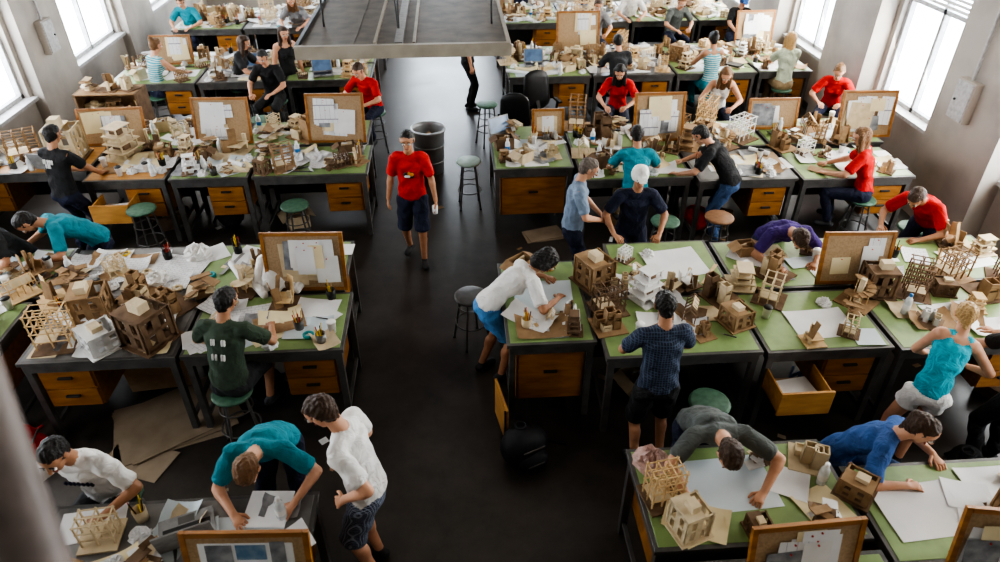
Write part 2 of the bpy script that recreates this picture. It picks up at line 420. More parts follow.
    A(SL+r2*.02,SR-r2*.02,.062,.062,sm if sleeve!='tank' else skm,f2,1)
    if sleeve=='tank': A(N-u2*.1-r2*.07,N-u2*.03-r2*.075,.07,.055,sm,f2); A(N-u2*.1+r2*.07,N-u2*.03+r2*.075,.07,.055,sm,f2)
    if sleeve not in('tank','strapless'): A(N-u2*.055-r2*.05,N-u2*.055+r2*.05,.078,.078,sm,f2,.95)
    if female: 
        for s in(-1,1): A(N-u2*.18+r2*s*.06+f2*.075,N-u2*.16+r2*s*.06+f2*.06,.055,.055,sm,f2)
    A(N-nk*.05,NB+uh*.03,.056,.052,skm)
    ex=[]  # extras: (capsule args, mat)
    def E(a,b,ra,rb,m,n=F,k=1,q=1,seg=8): ex.append((V(a),V(b),ra,rb,V(n),k,q,m,seg))
    HW=[]
    for i,(s,S) in enumerate(((-1,SL),(1,SR))):
        hd=V(hands[i]); 
        pole=V((s*.9,-.5,-.45)) if hd.z<1.2 else V((s*.8,-.2,-.8))
        if pose=='stand' and hd.z<.89: pole=V((s*.3,-1,0))
        if poles and poles[i]: pole=V(poles[i])
        el,wr=ik(S,hd,.285,.255,pole)
        fa=(wr-el).normalized()
        A(S,el,.050,.040,skm); A(el,wr,.041,.027,skm); A(el.lerp(wr,.15),el.lerp(wr,.35),.044,.038,skm)
        if sleeve=='short': A(S-r2*s*.01,S.lerp(el,.78),.068,.064,sm,q=.3)
        elif sleeve=='long': A(S,el,.066,.055,sm); A(el,el.lerp(wr,.92),.055,.042,sm,q=.3)
        # hand
        if .86<hd.z<1.02 and pose!='stand' or (pose=='stand' and .9<hd.z<1.0 and hd.y>.3):
            dd=V((fa.x,fa.y,0)); dd=(dd.normalized() if dd.length>.1 else F)+V((-s*.15,0,0)); dd=(dd.normalized()+V((0,0,-.12))).normalized(); pn=-U
        elif hd.z<.9: dd=(fa*.8-U*.3).normalized(); pn=V((-s,0,0))
        else: dd=fa; pn=V((-s*.6,0,-.8))
        pn=perp(pn,dd); lat=dd.cross(pn)*(1)
        thumb=lat if (lat.dot(V((-s,0.3,0)))>0) else -lat
        if abs(pn.x)>.7: thumb=perp(F,dd) 
        A(wr-fa*.01,wr+dd*.075,.030,.040,skm,pn,.42,.6)
        K=wr+dd*.078
        latt=thumb
        for j,(o,Lf) in enumerate(((.029,.068),(.010,.078),(-.010,.072),(-.029,.056))):
            p0=K+latt*o-dd*.01; d1=(dd+latt*o*4+pn*.25).normalized(); d2=(dd+latt*o*2+pn*.85).normalized()
            p1=p0+d1*Lf*.5; p2=p1+d2*Lf*.55
            E(p0,p1,.0105,.0095,skm); E(p1,p2,.0095,.0075,skm)
        t0=wr+dd*.022+latt*.024; d1=(dd*.7+latt*.75+pn*.15).normalized(); t1=t0+d1*.042; t2=t1+(dd*.95+latt*.2+pn*.3).normalized()*.034
        E(t0,t1,.0135,.0115,skm); E(t1,t2,.0115,.0085,skm)
        HW.append(wr+dd*.08)
    # head
    A(hc-fh*.022+uh*.03,hc+fh*.015+uh*.03,.079,.075,skm)
    A(hc+fh*.028+uh*.015,hc+fh*.04-uh*.055,.062,.043,skm,rh,.98)
    A(hc+fh*.056-uh*.085,hc+fh*.056-uh*.082,.025,.026,skm)
    A(hc+fh*.09+uh*.012,hc+fh*.110-uh*.022,.010,.015,skm)
    for s in(-1,1): A(hc+rh*s*.079-fh*.008+uh*.012,hc+rh*s*.077-fh*.002-uh*.018,.021,.016,skm,rh,.55)
    for s in(-1,1):
        c=hc+rh*s*.031+fh*.083+uh*.004
        E(c-rh*.006,c+rh*.006,.0115,.0115,EYEW,fh,.9); E(c+fh*.006,c+fh*.007,.0075,.0075,EYED)
        c=c+uh*.022+fh*.004; E(c-rh*.014,c+rh*.014-uh*.002*s,.0048,.0048,hm)
    c=hc+fh*.089-uh*.052; E(c-rh*.016,c+rh*.016,.0075,.0075,LIP,fh,1)
    if hs!='bald':
        A(hc-fh*.036+uh*.018,hc-fh*.002+uh*.050,.084,.073,hm)
        A(hc-fh*.046-uh*.035,hc-fh*.04+uh*.03,.058,.081,hm)
        for s in(-1,1): A(hc+rh*s*.060-fh*.03+uh*.02,hc+rh*s*.064+fh*.018+uh*.018,.026,.014,hm)
        A(hc+fh*.045+uh*.076-rh*.03,hc+fh*.038+uh*.080+rh*.03,.022,.020,hm)
    if hs in('long','tail'):
        dn=-U
        if hs=='long':
            A(hc-fh*.06,hc-fh*.085+dn*.24,.082,.055,hm,fh,.75)
            for s in(-1,1): A(hc+rh*s*.068-fh*.01+uh*.04,hc+rh*s*.085-fh*.03+dn*.22,.036,.026,hm)
        else: A(hc-fh*.11+uh*.04,hc-fh*.15+dn*.2,.036,.02,hm)
    if hs=='bun': A(hc-fh*.1+uh*.08,hc-fh*.105+uh*.085,.045,.045,hm)
    if hs=='curly':
        for s in(-1,1): A(hc+rh*s*.055-fh*.03+uh*.05,hc+rh*s*.07-fh*.04-uh*.05,.06,.055,hm)
        A(hc-fh*.06+uh*.04,hc-fh*.08-uh*.07,.085,.075,hm)
    if cap:
        cm=C[cap]; A(hc-fh*.03+uh*.04,hc+fh*.01+uh*.055,.094,.090,cm); A(hc+fh*.06+uh*.06,hc+fh*.14+uh*.045,.072,.055,cm,uh,.16)
    if extra: extra(dict(E=E,A=A,N=N,P=P,W=W,f1=f1,f2=f2,r2=r2,u2=u2,u1=u1,hc=hc,fh=fh,uh=uh,rh=rh,SL=SL,SR=SR,HW=HW,F=F,R=R,U=U))
    # voxel union -> one continuous surface
    vs=[];fs=[]
    for (a,b,ra,rb,n,k,q,m) in pr:
        v,f,_=capsule(a,b,ra,rb,n,k,q); o=len(vs); vs+= [tuple(x) for x in v]; fs+=[tuple(i+o for i in ff) for ff in f]
    me=bpy.data.meshes.new('tmp'); me.from_pydata(vs,[],fs); me.update()
    ob=bpy.data.objects.new('tmp',me); bpy.context.scene.collection.objects.link(ob)
    rm=ob.modifiers.new('r','REMESH'); rm.mode='VOXEL'; rm.voxel_size=vox
    sd=ob.modifiers.new('s','SMOOTH'); sd.factor=.5; sd.iterations=3 if vox>.013 else 4
    dg=bpy.context.evaluated_depsgraph_get(); ev=ob.evaluated_get(dg); em=ev.to_mesh()
    nv=len(em.vertices); co=np.empty(nv*3,np.float32); em.vertices.foreach_get('co',co); co=co.reshape(-1,3)
    no=np.empty(nv*3,np.float32); em.vertices.foreach_get('normal',no); no=no.reshape(-1,3)
    polys=[tuple(p.vertices) for p in em.polygons]
    ev.to_mesh_clear(); bpy.data.objects.remove(ob); bpy.data.meshes.remove(me)
    ce=np.array([co[list(p)].mean(0) for p in polys])
    best=np.full(len(ce),1e9); idx=np.zeros(len(ce),int); mats=[]
    for (a,b,ra,rb,n,k,q,m) in pr:
        if m not in mats: mats.append(m)
        a_=np.array(a);b_=np.array(b);ab=b_-a_;L2=ab@ab
        t=((ce-a_)@ab/L2) if L2>1e-9 else np.zeros(len(ce))
        tc=np.clip(t,0,1); d=ce-(a_+tc[:,None]*ab)
        z=V(ab).normalized() if L2>1e-9 else V((0,0,1)); e2=np.array(perp(n,z)); zz=np.array(z)
        d2=d@e2; d=d+np.outer(d2*(1/k-1),e2); dz=d@zz; d=d+np.outer(dz*(1/q-1),zz)
        dist=np.linalg.norm(d,axis=1)-(ra+(rb-ra)*tc)
        if m is skm: dist=dist+.004
        w=dist<best; best[w]=dist[w]; idx[w]=mats.index(m)
    # strands of hair and folds of cloth as real relief
    amp=np.zeros(nv); cl=np.zeros(nv)
    clm=[i for i,m in enumerate(mats) if m.name.startswith('cloth')]
    hmi=mats.index(hm) if hm in mats else -1
    for pi,p in enumerate(polys):
        if idx[pi]==hmi: 
            for j in p: amp[j]=1
        elif idx[pi] in clm:
            for j in p: cl[j]=1
    ph=(hx*7+hy*3)
    nh=np.sin(co[:,0]*150+ph+np.sin(co[:,2]*40)*2)*np.sin(co[:,1]*120+co[:,2]*60+ph)
    nc=np.sin(co[:,2]*38+np.sin(co[:,0]*17+ph)*2.2+co[:,1]*9)*np.sin(co[:,0]*12+co[:,1]*14+ph)
    co=co+no*(amp*nh*.005+cl*nc*.007)[:,None]
    B=MB(); B.v=[tuple(x) for x in co.tolist()]; B.f=[list(p) for p in polys]; B.m=idx.tolist(); B.mats=list(mats); B.sm=[True]*len(polys)
    for (a,b,ra,rb,n,k,q,m,seg) in ex:
        v,f,_=capsule(a,b,ra,rb,n,k,q,seg); B.add(v,f,m,True)
    yr=yaw*D2R; M=Matrix.Rotation(yr,3,'Z')
    off=M@(hc*scale)
    o=B.obj(name,(hx-off.x,hy-off.y,0),yr); o.scale=(scale,)*3
    for h in HW:
        w=M@h; occ.append((hx-off.x+w.x,hy-off.y+w.y,.15))
        w=M@(h*.5+N*.5); occ.append((hx-off.x+w.x,hy-off.y+w.y,.10))
    occ.append((hx,hy,.12))
    w=M@N; occ.append((hx-off.x+w.x,hy-off.y+w.y,.2))
    if pose=='sit':
        w=M@(P+V((0,-.02,0))); stools.append((hx-off.x+w.x,hy-off.y+w.y))
    return o
stools=[]
def jersey(k):
    c=k['N']-k['u2']*.22+k['f2']*.122
    k['E'](c-k['r2']*.02,c+k['r2']*.03,.045,.04,BLACK,k['f2'],.25,seg=12)
    k['E'](c+k['u2']*.01-k['r2']*.03,c+k['u2']*.02+k['r2']*.0,.028,.024,C['orange'],k['f2'],.6,seg=12)
    k['E'](c-k['u2']*.012,c-k['u2']*.012+k['r2']*.04,.02,.02,C['white'],k['f2'],.8,seg=12)
    h=k['HW'][0]; k['E'](h+V((0.02,.02,-.07)),h+V((0.02,.02,.03)),.03,.034,WHITE,q=.2,seg=12)
def backtext(rows):
    def f(k):
        for (dy,xs) in rows:
            for x in xs:
                c=k['N']-k['u2']*dy-k['f2']*.116+k['r2']*x
                k['E'](c-k['u2']*.02,c+k['u2']*.02,.009,.009,C['white'],k['f2'],1.2)
    return f
def fronttext(k):
    for x in(-.09,-.06,-.03,0,.03,.06,.09):
        c=k['N']-k['u2']*.17+k['f2']*.118+k['r2']*x; k['E'](c-k['u2']*.012,c+k['u2']*.012,.009,.009,C['navy'],k['f2'],1.2)
Z=.955
PP=[
 dict(name='man_in_red_jersey',hx=-.54,hy=7.36,yaw=176,lean=4,shirt='red',pants='navy',hair='black',legs='kneeshorts',skin='t',feet=[(-.11,.16,0),(.10,-.14,0.02)],hands=[(-.30,.16,.86),(.29,.06,.84)],headp=10,extra=jersey,vox=.009),
 dict(name='man_in_white_tshirt',hx=-.91,hy=3.15,yaw=80,lean=12,shirt='white',pants='fshort',hair='brown',legs='kneeshorts',hands=[(-.24,.06,1.08),(.22,.22,.95)],poles=[(-.45,-1,.1),(.6,-1,0)],headp=38,vox=.009,scale=1.04),
 dict(name='man_in_olive_tshirt',hx=-1.91,hy=4.66,yaw=-12,pose='sit',lean=16,shirt='olive',pants='dkgrey',hair='black',legs='shorts',skin='t',vox=.010,heady=-15,extra=backtext([(.14,(-.05,-.03,.04,.06)),(.27,(-.05,-.02,.03,.05))]),hands=[(-.2,.40,Z),(.22,.46,1.0)]),
 dict(name='man_in_lettered_tshirt',hx=-2.58,hy=3.10,yaw=172,pose='sit',lean=20,shirt='white',pants='dkgrey',hair='black',skin='t',vox=.010,extra=fronttext,hands=[(-.2,.36,Z),(.24,.36,Z)]),
 dict(name='man_in_teal_tshirt',hx=-1.42,hy=3.05,yaw=178,pose='lean',lean=56,shirt='teal',pants='navy',hair='lbrown',vox=.010,headp=75,hands=[(-.26,.62,Z),(.12,.70,Z)]),
 dict(name='man_in_black_tshirt',hx=-4.71,hy=7.98,yaw=-20,pose='stand',lean=8,shirt='black',pants='navy',hair='black',skin='t',hands=[(-.2,.4,Z),(.2,.42,Z)],pz=.88,extra=backtext([(.12,(-.06,-.04,0,.03,.06)),(.17,(-.03,.0,.02))])),
 dict(name='man_in_teal_tshirt',hx=-4.35,hy=6.35,yaw=125,pose='lean',lean=55,shirt='teal',pants='navy',hair='black',skin='t'),
 dict(name='woman_in_dark_top',hx=-4.72,hy=6.0,yaw=160,pose='lean',lean=40,shirt='dkgrey',pants='navy',hair='brown',female=True,hs='long'),
 dict(name='man_in_blue_tshirt',hx=-5.43,hy=15.1,yaw=175,pose='sit',lean=22,shirt='teal',pants='navy',hair='brown',vox=.016),
 dict(name='woman_in_strapless_top',hx=-4.85,hy=11.9,yaw=-35,pose='sit',lean=12,shirt='stripe',pants='navy',hair='lbrown',female=True,hs='bun',sleeve='strapless',vox=.015),
 dict(name='woman_with_long_hair',hx=-3.45,hy=12.0,yaw=-100,pose='sit',lean=15,shirt='dkgrey',pants='navy',hair='brown',female=True,hs='long',vox=.015),
 dict(name='woman_in_black_top',hx=-2.75,hy=11.9,yaw=-150,pose='stand',lean=5,shirt='black',pants='dkgrey',hair='brown',female=True,hs='long',vox=.015,sleeve='tank'),
 dict(name='man_in_black_tshirt',hx=-2.97,hy=11.15,yaw=170,pose='sit',lean=15,shirt='black',pants='dkgrey',hair='black',vox=.015),
 dict(name='man_in_red_tshirt',hx=-1.42,hy=10.5,yaw=150,pose='sit',lean=22,shirt='red',pants='navy',hair='brown',vox=.014),
 dict(name='man_in_black_tshirt',hx=.38,hy=12.5,yaw=-90,pose='stand',lean=4,shirt='black',pants='black',hair='black',vox=.014),
 dict(name='man_in_grey_tshirt',hx=2.93,hy=14.1,yaw=180,pose='sit',lean=15,shirt='mgrey',pants='navy',hair='brown',vox=.016),
 dict(name='man_in_dark_tshirt',hx=2.80,hy=11.65,yaw=5,pose='sit',lean=15,shirt='dkgrey',pants='navy',hair='black',vox=.015),
 dict(name='woman_in_red_tshirt',hx=2.52,hy=10.15,yaw=165,pose='sit',lean=22,shirt='red',pants='navy',hair='black',hs='long',female=True,vox=.014),
 dict(name='man_in_white_tshirt',hx=3.9,hy=15.2,yaw=180,pose='sit',lean=20,shirt='white',pants='navy',hair='lbrown',vox=.016),
 dict(name='man_in_grey_tshirt',hx=4.67,hy=14.3,yaw=190,pose='sit',lean=20,shirt='grey',pants='navy',hair='lbrown',vox=.016),
 dict(name='woman_in_striped_top',hx=4.42,hy=11.6,yaw=5,pose='sit',lean=8,shirt='stripe',pants='teal',hair='black',hs='bun',female=True,sleeve='tank',vox=.014,skin='t'),
 dict(name='woman_in_white_tank_top',hx=4.08,hy=9.95,yaw=170,pose='sit',lean=25,shirt='white',pants='navy',hair='lbrown',hs='long',female=True,sleeve='tank',vox=.014),
 dict(name='woman_in_mint_top',hx=5.72,hy=11.5,yaw=-10,pose='sit',lean=6,shirt='mint',pants='khaki',hair='blonde',hs='long',female=True,vox=.014),
 dict(name='man_in_blue_cap',hx=5.9,hy=14.2,yaw=180,pose='sit',lean=12,shirt='black',pants='navy',hair='brown',cap='blue',vox=.016),
 dict(name='woman_in_red_top',hx=5.85,hy=10.0,yaw=150,pose='sit',lean=26,shirt='red',pants='navy',hair='lbrown',hs='tail',female=True,vox=.014),
 dict(name='man_in_teal_tshirt',hx=2.23,hy=7.82,yaw=-5,pose='sit',lean=22,shirt='teal',pants='khaki',hair='black',skin='t'),
 dict(name='man_in_dress_shirt',hx=1.40,hy=6.55,yaw=-98,pose='stand',lean=5,shirt='gblue',pants='navy',hair='grey',hands=[(-.08,.30,1.02),(.10,.30,1.04)],headp=30,vox=.010),
 dict(name='man_in_white_cap',hx=1.92,hy=6.42,yaw=176,pose='lean',lean=12,shirt='navy',pants='navy',hair='black',cap='white',skin='t',hands=[(-.24,.34,Z),(.24,.34,Z)],headp=8,vox=.010,pz=.86),
 dict(name='man_in_black_tshirt',hx=3.0,hy=7.75,yaw=60,pose='lean',lean=40,shirt='black',pants='denim',hair='black'),
 dict(name='woman_in_red_tshirt',hx=4.90,hy=7.50,yaw=55,pose='sit',lean=14,shirt='red',pants='navy',hair='lbrown',hs='long',female=True,heady=15),
 dict(name='man_in_red_tshirt',hx=4.84,hy=6.15,yaw=120,pose='lean',lean=50,shirt='red',pants='navy',hair='brown',skin='t'),
 dict(name='man_in_purple_tshirt',hx=3.36,hy=5.60,yaw=180,pose='lean',lean=58,shirt='purple',pants='navy',hair='brown',headp=78,skin='t',vox=.010),
 dict(name='woman_in_white_tshirt',hx=.82,hy=5.36,yaw=-72,pose='lean',lean=62,shirt='white',pants='lblue',hair='black',legs='shorts',female=True,hs='curly',hands=[(-.16,.66,Z),(.22,.62,Z)],skin='t',headp=62,vox=.010,feet=[(-.13,-.02,0),(.1,.1,0)]),
 dict(name='man_in_plaid_shirt',hx=1.56,hy=4.14,yaw=2,pose='stand',lean=6,shirt='plaid',pants='black',hair='black',legs='kneeshorts',skin='t',hands=[(-.2,.36,1.02),(.2,.36,1.02)],vox=.010,headp=25,feet=[(-.12,-.06,0),(.12,.0,0)]),
 dict(name='woman_in_aqua_top',hx=4.01,hy=4.08,yaw=-28,pose='lean',lean=28,side=14,shirt='aqua',pants='white',hair='blonde',hs='tail',female=True,legs='hot',sleeve='tank',vox=.010,hands=[(-.05,.45,Z),(.3,.4,Z)],feet=[(-.24,-.12,0),(.0,-.02,0)],scale=.95),
 dict(name='woman_in_black_top',hx=4.45,hy=4.0,yaw=10,pose='lean',lean=22,shirt='black',pants='black',hair='blonde',hs='long',female=True,vox=.011),
 dict(name='man_in_grey_tshirt',hx=1.74,hy=2.98,yaw=178,pose='lean',lean=58,shirt='grey',pants='navy',hair='brown',headp=80,vox=.009,hands=[(-.25,.70,Z),(.27,.74,Z)],poles=[(-1,.1,.1),(1,.1,.1)]),
 dict(name='woman_in_blue_shirt',hx=3.08,hy=3.04,yaw=-135,pose='sit',lean=40,pz=.76,shirt='blue',pants='denim',hair='brown',hs='tail',female=True,headp=34,vox=.010,sleeve='short',hands=[(-.22,.56,Z),(.2,.5,Z)]),
 dict(name='woman_in_grey_top',hx=-3.2,hy=15.0,yaw=180,pose='sit',lean=20,shirt='mgrey',pants='navy',hair='lbrown',hs='long',female=True,vox=.016),
 dict(name='woman_in_white_top',hx=1.7,hy=17.2,yaw=180,pose='stand',lean=10,shirt='white',pants='navy',hair='blonde',hs='long',female=True,vox=.018),
 dict(name='man_in_blue_tshirt',hx=3.3,hy=17.0,yaw=180,pose='stand',lean=14,shirt='blue',pants='navy',hair='brown',vox=.018),
 dict(name='woman_in_mint_top',hx=5.2,hy=17.1,yaw=170,pose='stand',lean=12,shirt='mint',pants='navy',hair='blonde',hs='tail',female=True,vox=.018),
]
for p in PP: person(**p)

# ------------------------------------------------------------------ stools
def stool(x,y,seat=SEATG,h=.70):
    b=MB()
    b.lathe([(0,h-.03),(.165,h-.03),(.175,h-.015),(.17,h),(.15,h+.006),(0,h+.006)],seat,20)
    for i in range(4):
        t=math.pi/4+i*math.pi/2; c,s=math.cos(t),math.sin(t)
        b.cyl((.11*c,.11*s,h-.03),(.20*c,.20*s,0),.012,STEEL,n=8)
        b.cyl((.20*c,.20*s,0),(.20*c,.20*s,.015),.018,BLACK,n=8)
    b.ring((0,0,.26),.165,.009,STEEL); b.ring((0,0,.48),.138,.007,STEEL)
    b.obj('drafting_stool',(x,y,0),random.random())
for s in stools: stool(*s,h=.66)
WOODS=mat('stool_wood',(.28,.15,.08),.5)
SEATW=mat('stool_pale_worn',(.40,.50,.44),.5,scale=8,col2=(.2,.32,.25))
for x,y,c in [(-3.85,7.68,SEATG),(-2.0,7.65,SEATG),(.18,8.76,SEATW),(2.02,3.98,SEATG),(2.45,6.95,SEATG),(3.12,7.0,WOODS),(.1,5.75,STEEL),(.55,10.9,SEATG),(-3.0,10.5,SEATG),(-5.2,6.9,SEATG),(5.3,6.6,SEATG)]:
    stool(x,y,c,.70 if c!=STEEL else .6)
def office_chair(x,y,rz):
    b=MB()
    for i in range(5):
        t=i*math.pi*.4; b.beam((0,0,.1),(.3*math.cos(t),.3*math.sin(t),.07),.04,BLACK); b.cyl((.3*math.cos(t)-.02,.3*math.sin(t),.03),(.3*math.cos(t)+.02,.3*math.sin(t),.03),.03,BLACK,n=10)
    b.cyl((0,0,.1),(0,0,.5),.03,STEELD)
    v,f,_=capsule(V((-.08,0,.53)),V((.08,0,.53)),.22,.22,V((0,0,1)),.22,.9); b.add(v,f,BLACK,True)
    v,f,_=capsule(V((0,.24,.68)),V((0,.29,1.05)),.25,.22,V((0,1,0)),.2,.6); b.add(v,f,BLACK,True)
    b.beam((0,.1,.5),(0,.26,.75),.06,BLACK)
    for s in(-1,1): b.beam((s*.27,.12,.74),(s*.27,-.12,.74),.05,BLACK,.03); b.beam((s*.25,0,.53),(s*.27,0,.74),.03,BLACK)
    b.obj('office_chair',(x,y,0),rz)
office_chair(1.0,10.35,2.9); office_chair(1.45,10.8,.3)

# ------------------------------------------------------------------ props
T0=ZD+.001
def board(x,y,w,h,rz=0,tilt=10,front=CORK,stuff=2,z=T0,big=None):
    """framed pin-up board standing on the desk with an easel strut"""
    b=MB(); R=Matrix.Rotation(-tilt*D2R,3,'X')
    def bb(c,d,m): b.box(R@V(c),d,m,R)
    bb((0,0,h/2),(w-.04,.012,h-.04),front)
    for s in(-1,1): bb((s*(w/2-.016),0,h/2),(.034,.03,h),OAK)
    for zz in(.018,h-.018): bb((0,0,zz),(w-.07,.03,.035),OAK)
    for s in(-1,1): b.beam(R@V((s*w*.3,.02,h*.7)),V((s*w*.3,h*.32,.01)),.02,OAK)
    rnd=random.Random(int(x*100+y*10))
    if big:
        bb((0,-.010,h*.47),(w*.74,.004,h*.78),PAPER)
        for (px,pz,pw,ph,m) in ((-.16,.36,.16,.12,GREYB),(.03,.37,.18,.10,BLUEB),(.19,.34,.09,.2,GREYB),(-.12,.18,.22,.17,BLUEB),(.08,.17,.12,.2,GREYB),(.2,.13,.07,.1,DRAW)):
            bb((px*w/.76,-.0135,pz*h/.5),(pw*w/.76,.003,ph*h/.5),m)
    for i in range(stuff*3):
        pw,ph=rnd.uniform(.12,.34),rnd.uniform(.14,.38)
        if h-ph<.10: continue
        px=rnd.uniform(-w/2+.05+pw/2,w/2-.05-pw/2); pz=rnd.uniform(.05+ph/2,h-.04-ph/2)
        Rr=R@Matrix.Rotation(rnd.uniform(-.09,.09),3,'Y')
        b.box(R@V((px,-.010-.003*i,pz)),(pw,.002,ph),rnd.choice([PAPER,DRAW,DRAW,PAPER,TRACE,WHITE,GREYB,CREAM]),Rr)
        b.cyl(R@V((px,-.012-.003*i,pz+ph*.4)),R@V((px,-.020-.003*i,pz+ph*.4)),.006,REDP,n=6)
    o=b.obj('pinboard',(x,y,z+.004),rz*D2R,bevel=.003)
    n=max(2,int(w/.25))
    for i in range(n+1):
        t=-w/2+w*i/n; occ.append((x+t*math.cos(rz*D2R),y+t*math.sin(rz*D2R)+.1,.12))
    return o
board(-3.13,9.05,.76,.62,-2,12,stuff=2); board(-1.60,8.98,.78,.66,-2,12,stuff=3); board(-4.6,9.1,.86,.50,2,14,stuff=2)
board(-1.46,5.50,.76,.60,-3,8,stuff=4); board(-1.27,2.33,.72,.54,-3,12,big=True,stuff=0)
board(2.78,8.72,.70,.66,0,10,stuff=3); board(4.5,9.02,.72,.44,-2,10,stuff=1); board(5.66,8.66,.76,.64,-3,10,stuff=4)
board(2.35,12.9,.80,.7,0,10,stuff=2); board(5.8,13.15,.74,.6,0,10,stuff=4); board(3.78,5.24,.68,.54,-3,10,stuff=1)
board(1.94,2.2,.68,.50,2,12,stuff=2); board(3.13,2.15,.60,.55,-10,12,stuff=3); board(1.3,9.0,.45,.38,0,10,stuff=1)
board(-2.1,13.0,.8,.6,0,10,stuff=3); board(-4.9,12.6,.7,.5,0,10,stuff=2)

def free(x,y,r):
    return all((x-a)**2+(y-b)**2>(r+c)**2*.9 for a,b,c in occ)
def sheetobj(x,y,w,h,rz=0,m=DRAW,curl=.01,noise=0,z=T0,o=True):
    b=MB(); b.sheet(w,h,m,z=.002,curl=curl,noise=noise,nx=10,ny=6); b.obj('drawing_sheet',(x,y,z),rz*D2R)
    if o: occ.append((x,y,min(w,h)*.42))
LB=mat('tan_drawing_board',(.42,.30,.19),.7,scale=4,col2=(.36,.25,.15))
PAPB=mat('vellum_blue_white',(.62,.70,.74),.7,scale=2,col2=(.55,.64,.7))
for a in [(2.18,5.72,.58,.5,8,PAPER),(3.22,4.66,.55,.40,3,PAPER),(.78,5.25,.55,.5,-4,PAPB),(4.2,5.78,.6,.35,-5,PAPER),(-1.95,5.1,.45,.35,10,DRAW),
          (-2.3,4.85,.3,.25,20,PAPER),(-1.5,5.98,.4,.35,15,DRAW),(-2.8,6.0,.5,.4,-12,DRAW),(1.78,2.98,.62,.45,3,PAPB),(3.0,2.68,.55,.42,4,PAPER),(-2.45,2.95,.4,.25,10,PAPER),
          (-1.5,2.82,.6,.25,0,PAPB),(3.75,8.0,.95,.5,0,LB),(4.1,7.9,.4,.3,10,PAPER),(.85,8.5,.3,.22,15,PAPER),(.78,4.72,.3,.2,0,PAPB),(-1.65,8.45,.5,.3,10,PAPER),(-3.05,8.45,.5,.35,-5,TRACE),
          (-4.1,8.45,.5,.4,-8,CREAM),(2.2,8.0,.5,.35,5,PAPER),(5.1,8.0,.5,.35,-8,PAPER),(1.75,4.7,.35,.45,-5,PAPER),(4.5,4.7,.5,.35,6,PAPER),(2.35,2.75,.3,.3,20,TRACE),(3.6,2.85,.4,.3,0,PAPER),
          (-4.7,5.1,.5,.35,5,PAPER),(-4.7,6.05,.6,.4,-15,DRAW),(-3.3,2.85,.5,.35,5,PAPER),(-1.35,5.2,.42,.3,-10,PAPER),(-3.2,6.1,.5,.35,12,PAPER),(-2.1,6.15,.4,.3,-20,PAPER),(2.6,11.8,.5,.3,5,PAPER),(-1.9,12.0,.5,.3,5,PAPER),(-4.6,12.1,.5,.35,0,PAPER),
          (-2.2,4.78,.36,.24,-8,PAPER),(-2.6,6.2,.4,.3,30,PAPER),(-3.6,6.15,.4,.3,5,PAPER),(5.2,5.6,.5,.35,10,PAPER),(4.6,11.75,.5,.3,0,PAPER),(5.6,11.8,.45,.3,0,PAPER),(1.7,11.75,.4,.3,10,PAPER)]:
    sheetobj(*a)
# overlapping loose sheets on every desk
zi=0
for (x0,x1,y0,y1) in desks:
    n=random.randint(9,13) if not (x0>1 and 4<y0<6) else 5
    if x0<-2 and 4<y0<6: n=15
    for i in range(n):
        w,h=random.uniform(.18,.48),random.uniform(.15,.34); rz=random.uniform(-40,40) if random.random()<.6 else random.uniform(-6,6)
        mg=.5*max(w,h)*.85
        if x1-x0<2*mg+.05 or y1-y0<2*mg+.05: continue
        x=random.uniform(x0+mg,x1-mg); y=random.uniform(y0+mg,y1-mg); zi=(zi+1)%8
        if any((x-a)**2+(y-b)**2<.13 for a,b in ((2.18,5.72),(3.22,4.66),(.78,5.25),(1.78,2.98),(3.0,2.75))): continue
        sheetobj(x,y,w,h,rz,random.choice([PAPER,DRAW,PAPER,DRAW,PAPER,PAPER,TRACE,CREAM,CARD,PAPB,GREYB]),random.choice([0,0,.01,.03,.05]),z=T0+.0012*(zi+1),o=False)
def crumple(x,y,name='crumpled_paper',r=.13,m=PAPER,z=T0,h=1):
    b=MB(); n,k=18,9; vs=[];fs=[]; rnd=random.Random(int(x*77+y*31))
    for j in range(k+1):
        for i in range(n):
            t=2*math.pi*i/n; u=math.pi/2*j/k
            rr=r*rnd.uniform(.78,1.12)
            vs.append((rr*math.cos(u)*math.cos(t),rr*math.cos(u)*math.sin(t),max(0,rr*h*math.sin(u)*rnd.uniform(.7,1.05)) if j else 0))
    for j in range(k):
        for i in range(n): fs.append((j*n+i,j*n+(i+1)%n,(j+1)*n+(i+1)%n,(j+1)*n+i))
    b.add(vs,fs,m,False); b.obj(name,(x,y,z)); occ.append((x,y,r))
def jacket(x,y,rz):
    """white jacket thrown over the desk-top: body folds and two sleeves"""
    b=MB(); n,k=26,16; vs=[];fs=[]
    for j in range(k+1):
        for i in range(n+1):
            u=i/n*2-1; v=j/k
            wdt=.21*(1-.25*v)+.02*math.sin(v*9)
            px=u*wdt; pz=.02+.34*max(0,math.sin(v*math.pi*.62))**.9*(1-.55*abs(u)**2.2)+.018*math.sin(u*11+v*5)
            py=-.16+.34*v+.02*math.sin(u*8+v*3)
            vs.append((px,py,max(.01,pz)))
    for j in range(k):
        for i in range(n): a=j*(n+1)+i; fs.append((a,a+1,a+n+2,a+n+1))
    b.add(vs,fs,C['white'],True)
    for s in(-1,1):
        v,f,_=capsule(V((s*.13,.08,.24)),V((s*.22,-.06,.06)),.055,.045); b.add(v,f,C['white'],True)
        v,f,_=capsule(V((s*.22,-.06,.06)),V((s*.15,-.22,.045)),.045,.038); b.add(v,f,C['white'],True)
    b.ring((0,.1,.34),.07,.02,C['white'],16); b.obj('draped_white_jacket',(x,y,T0+.012),rz); occ.append((x,y,.24))
jacket(-1.74,5.62,.2)
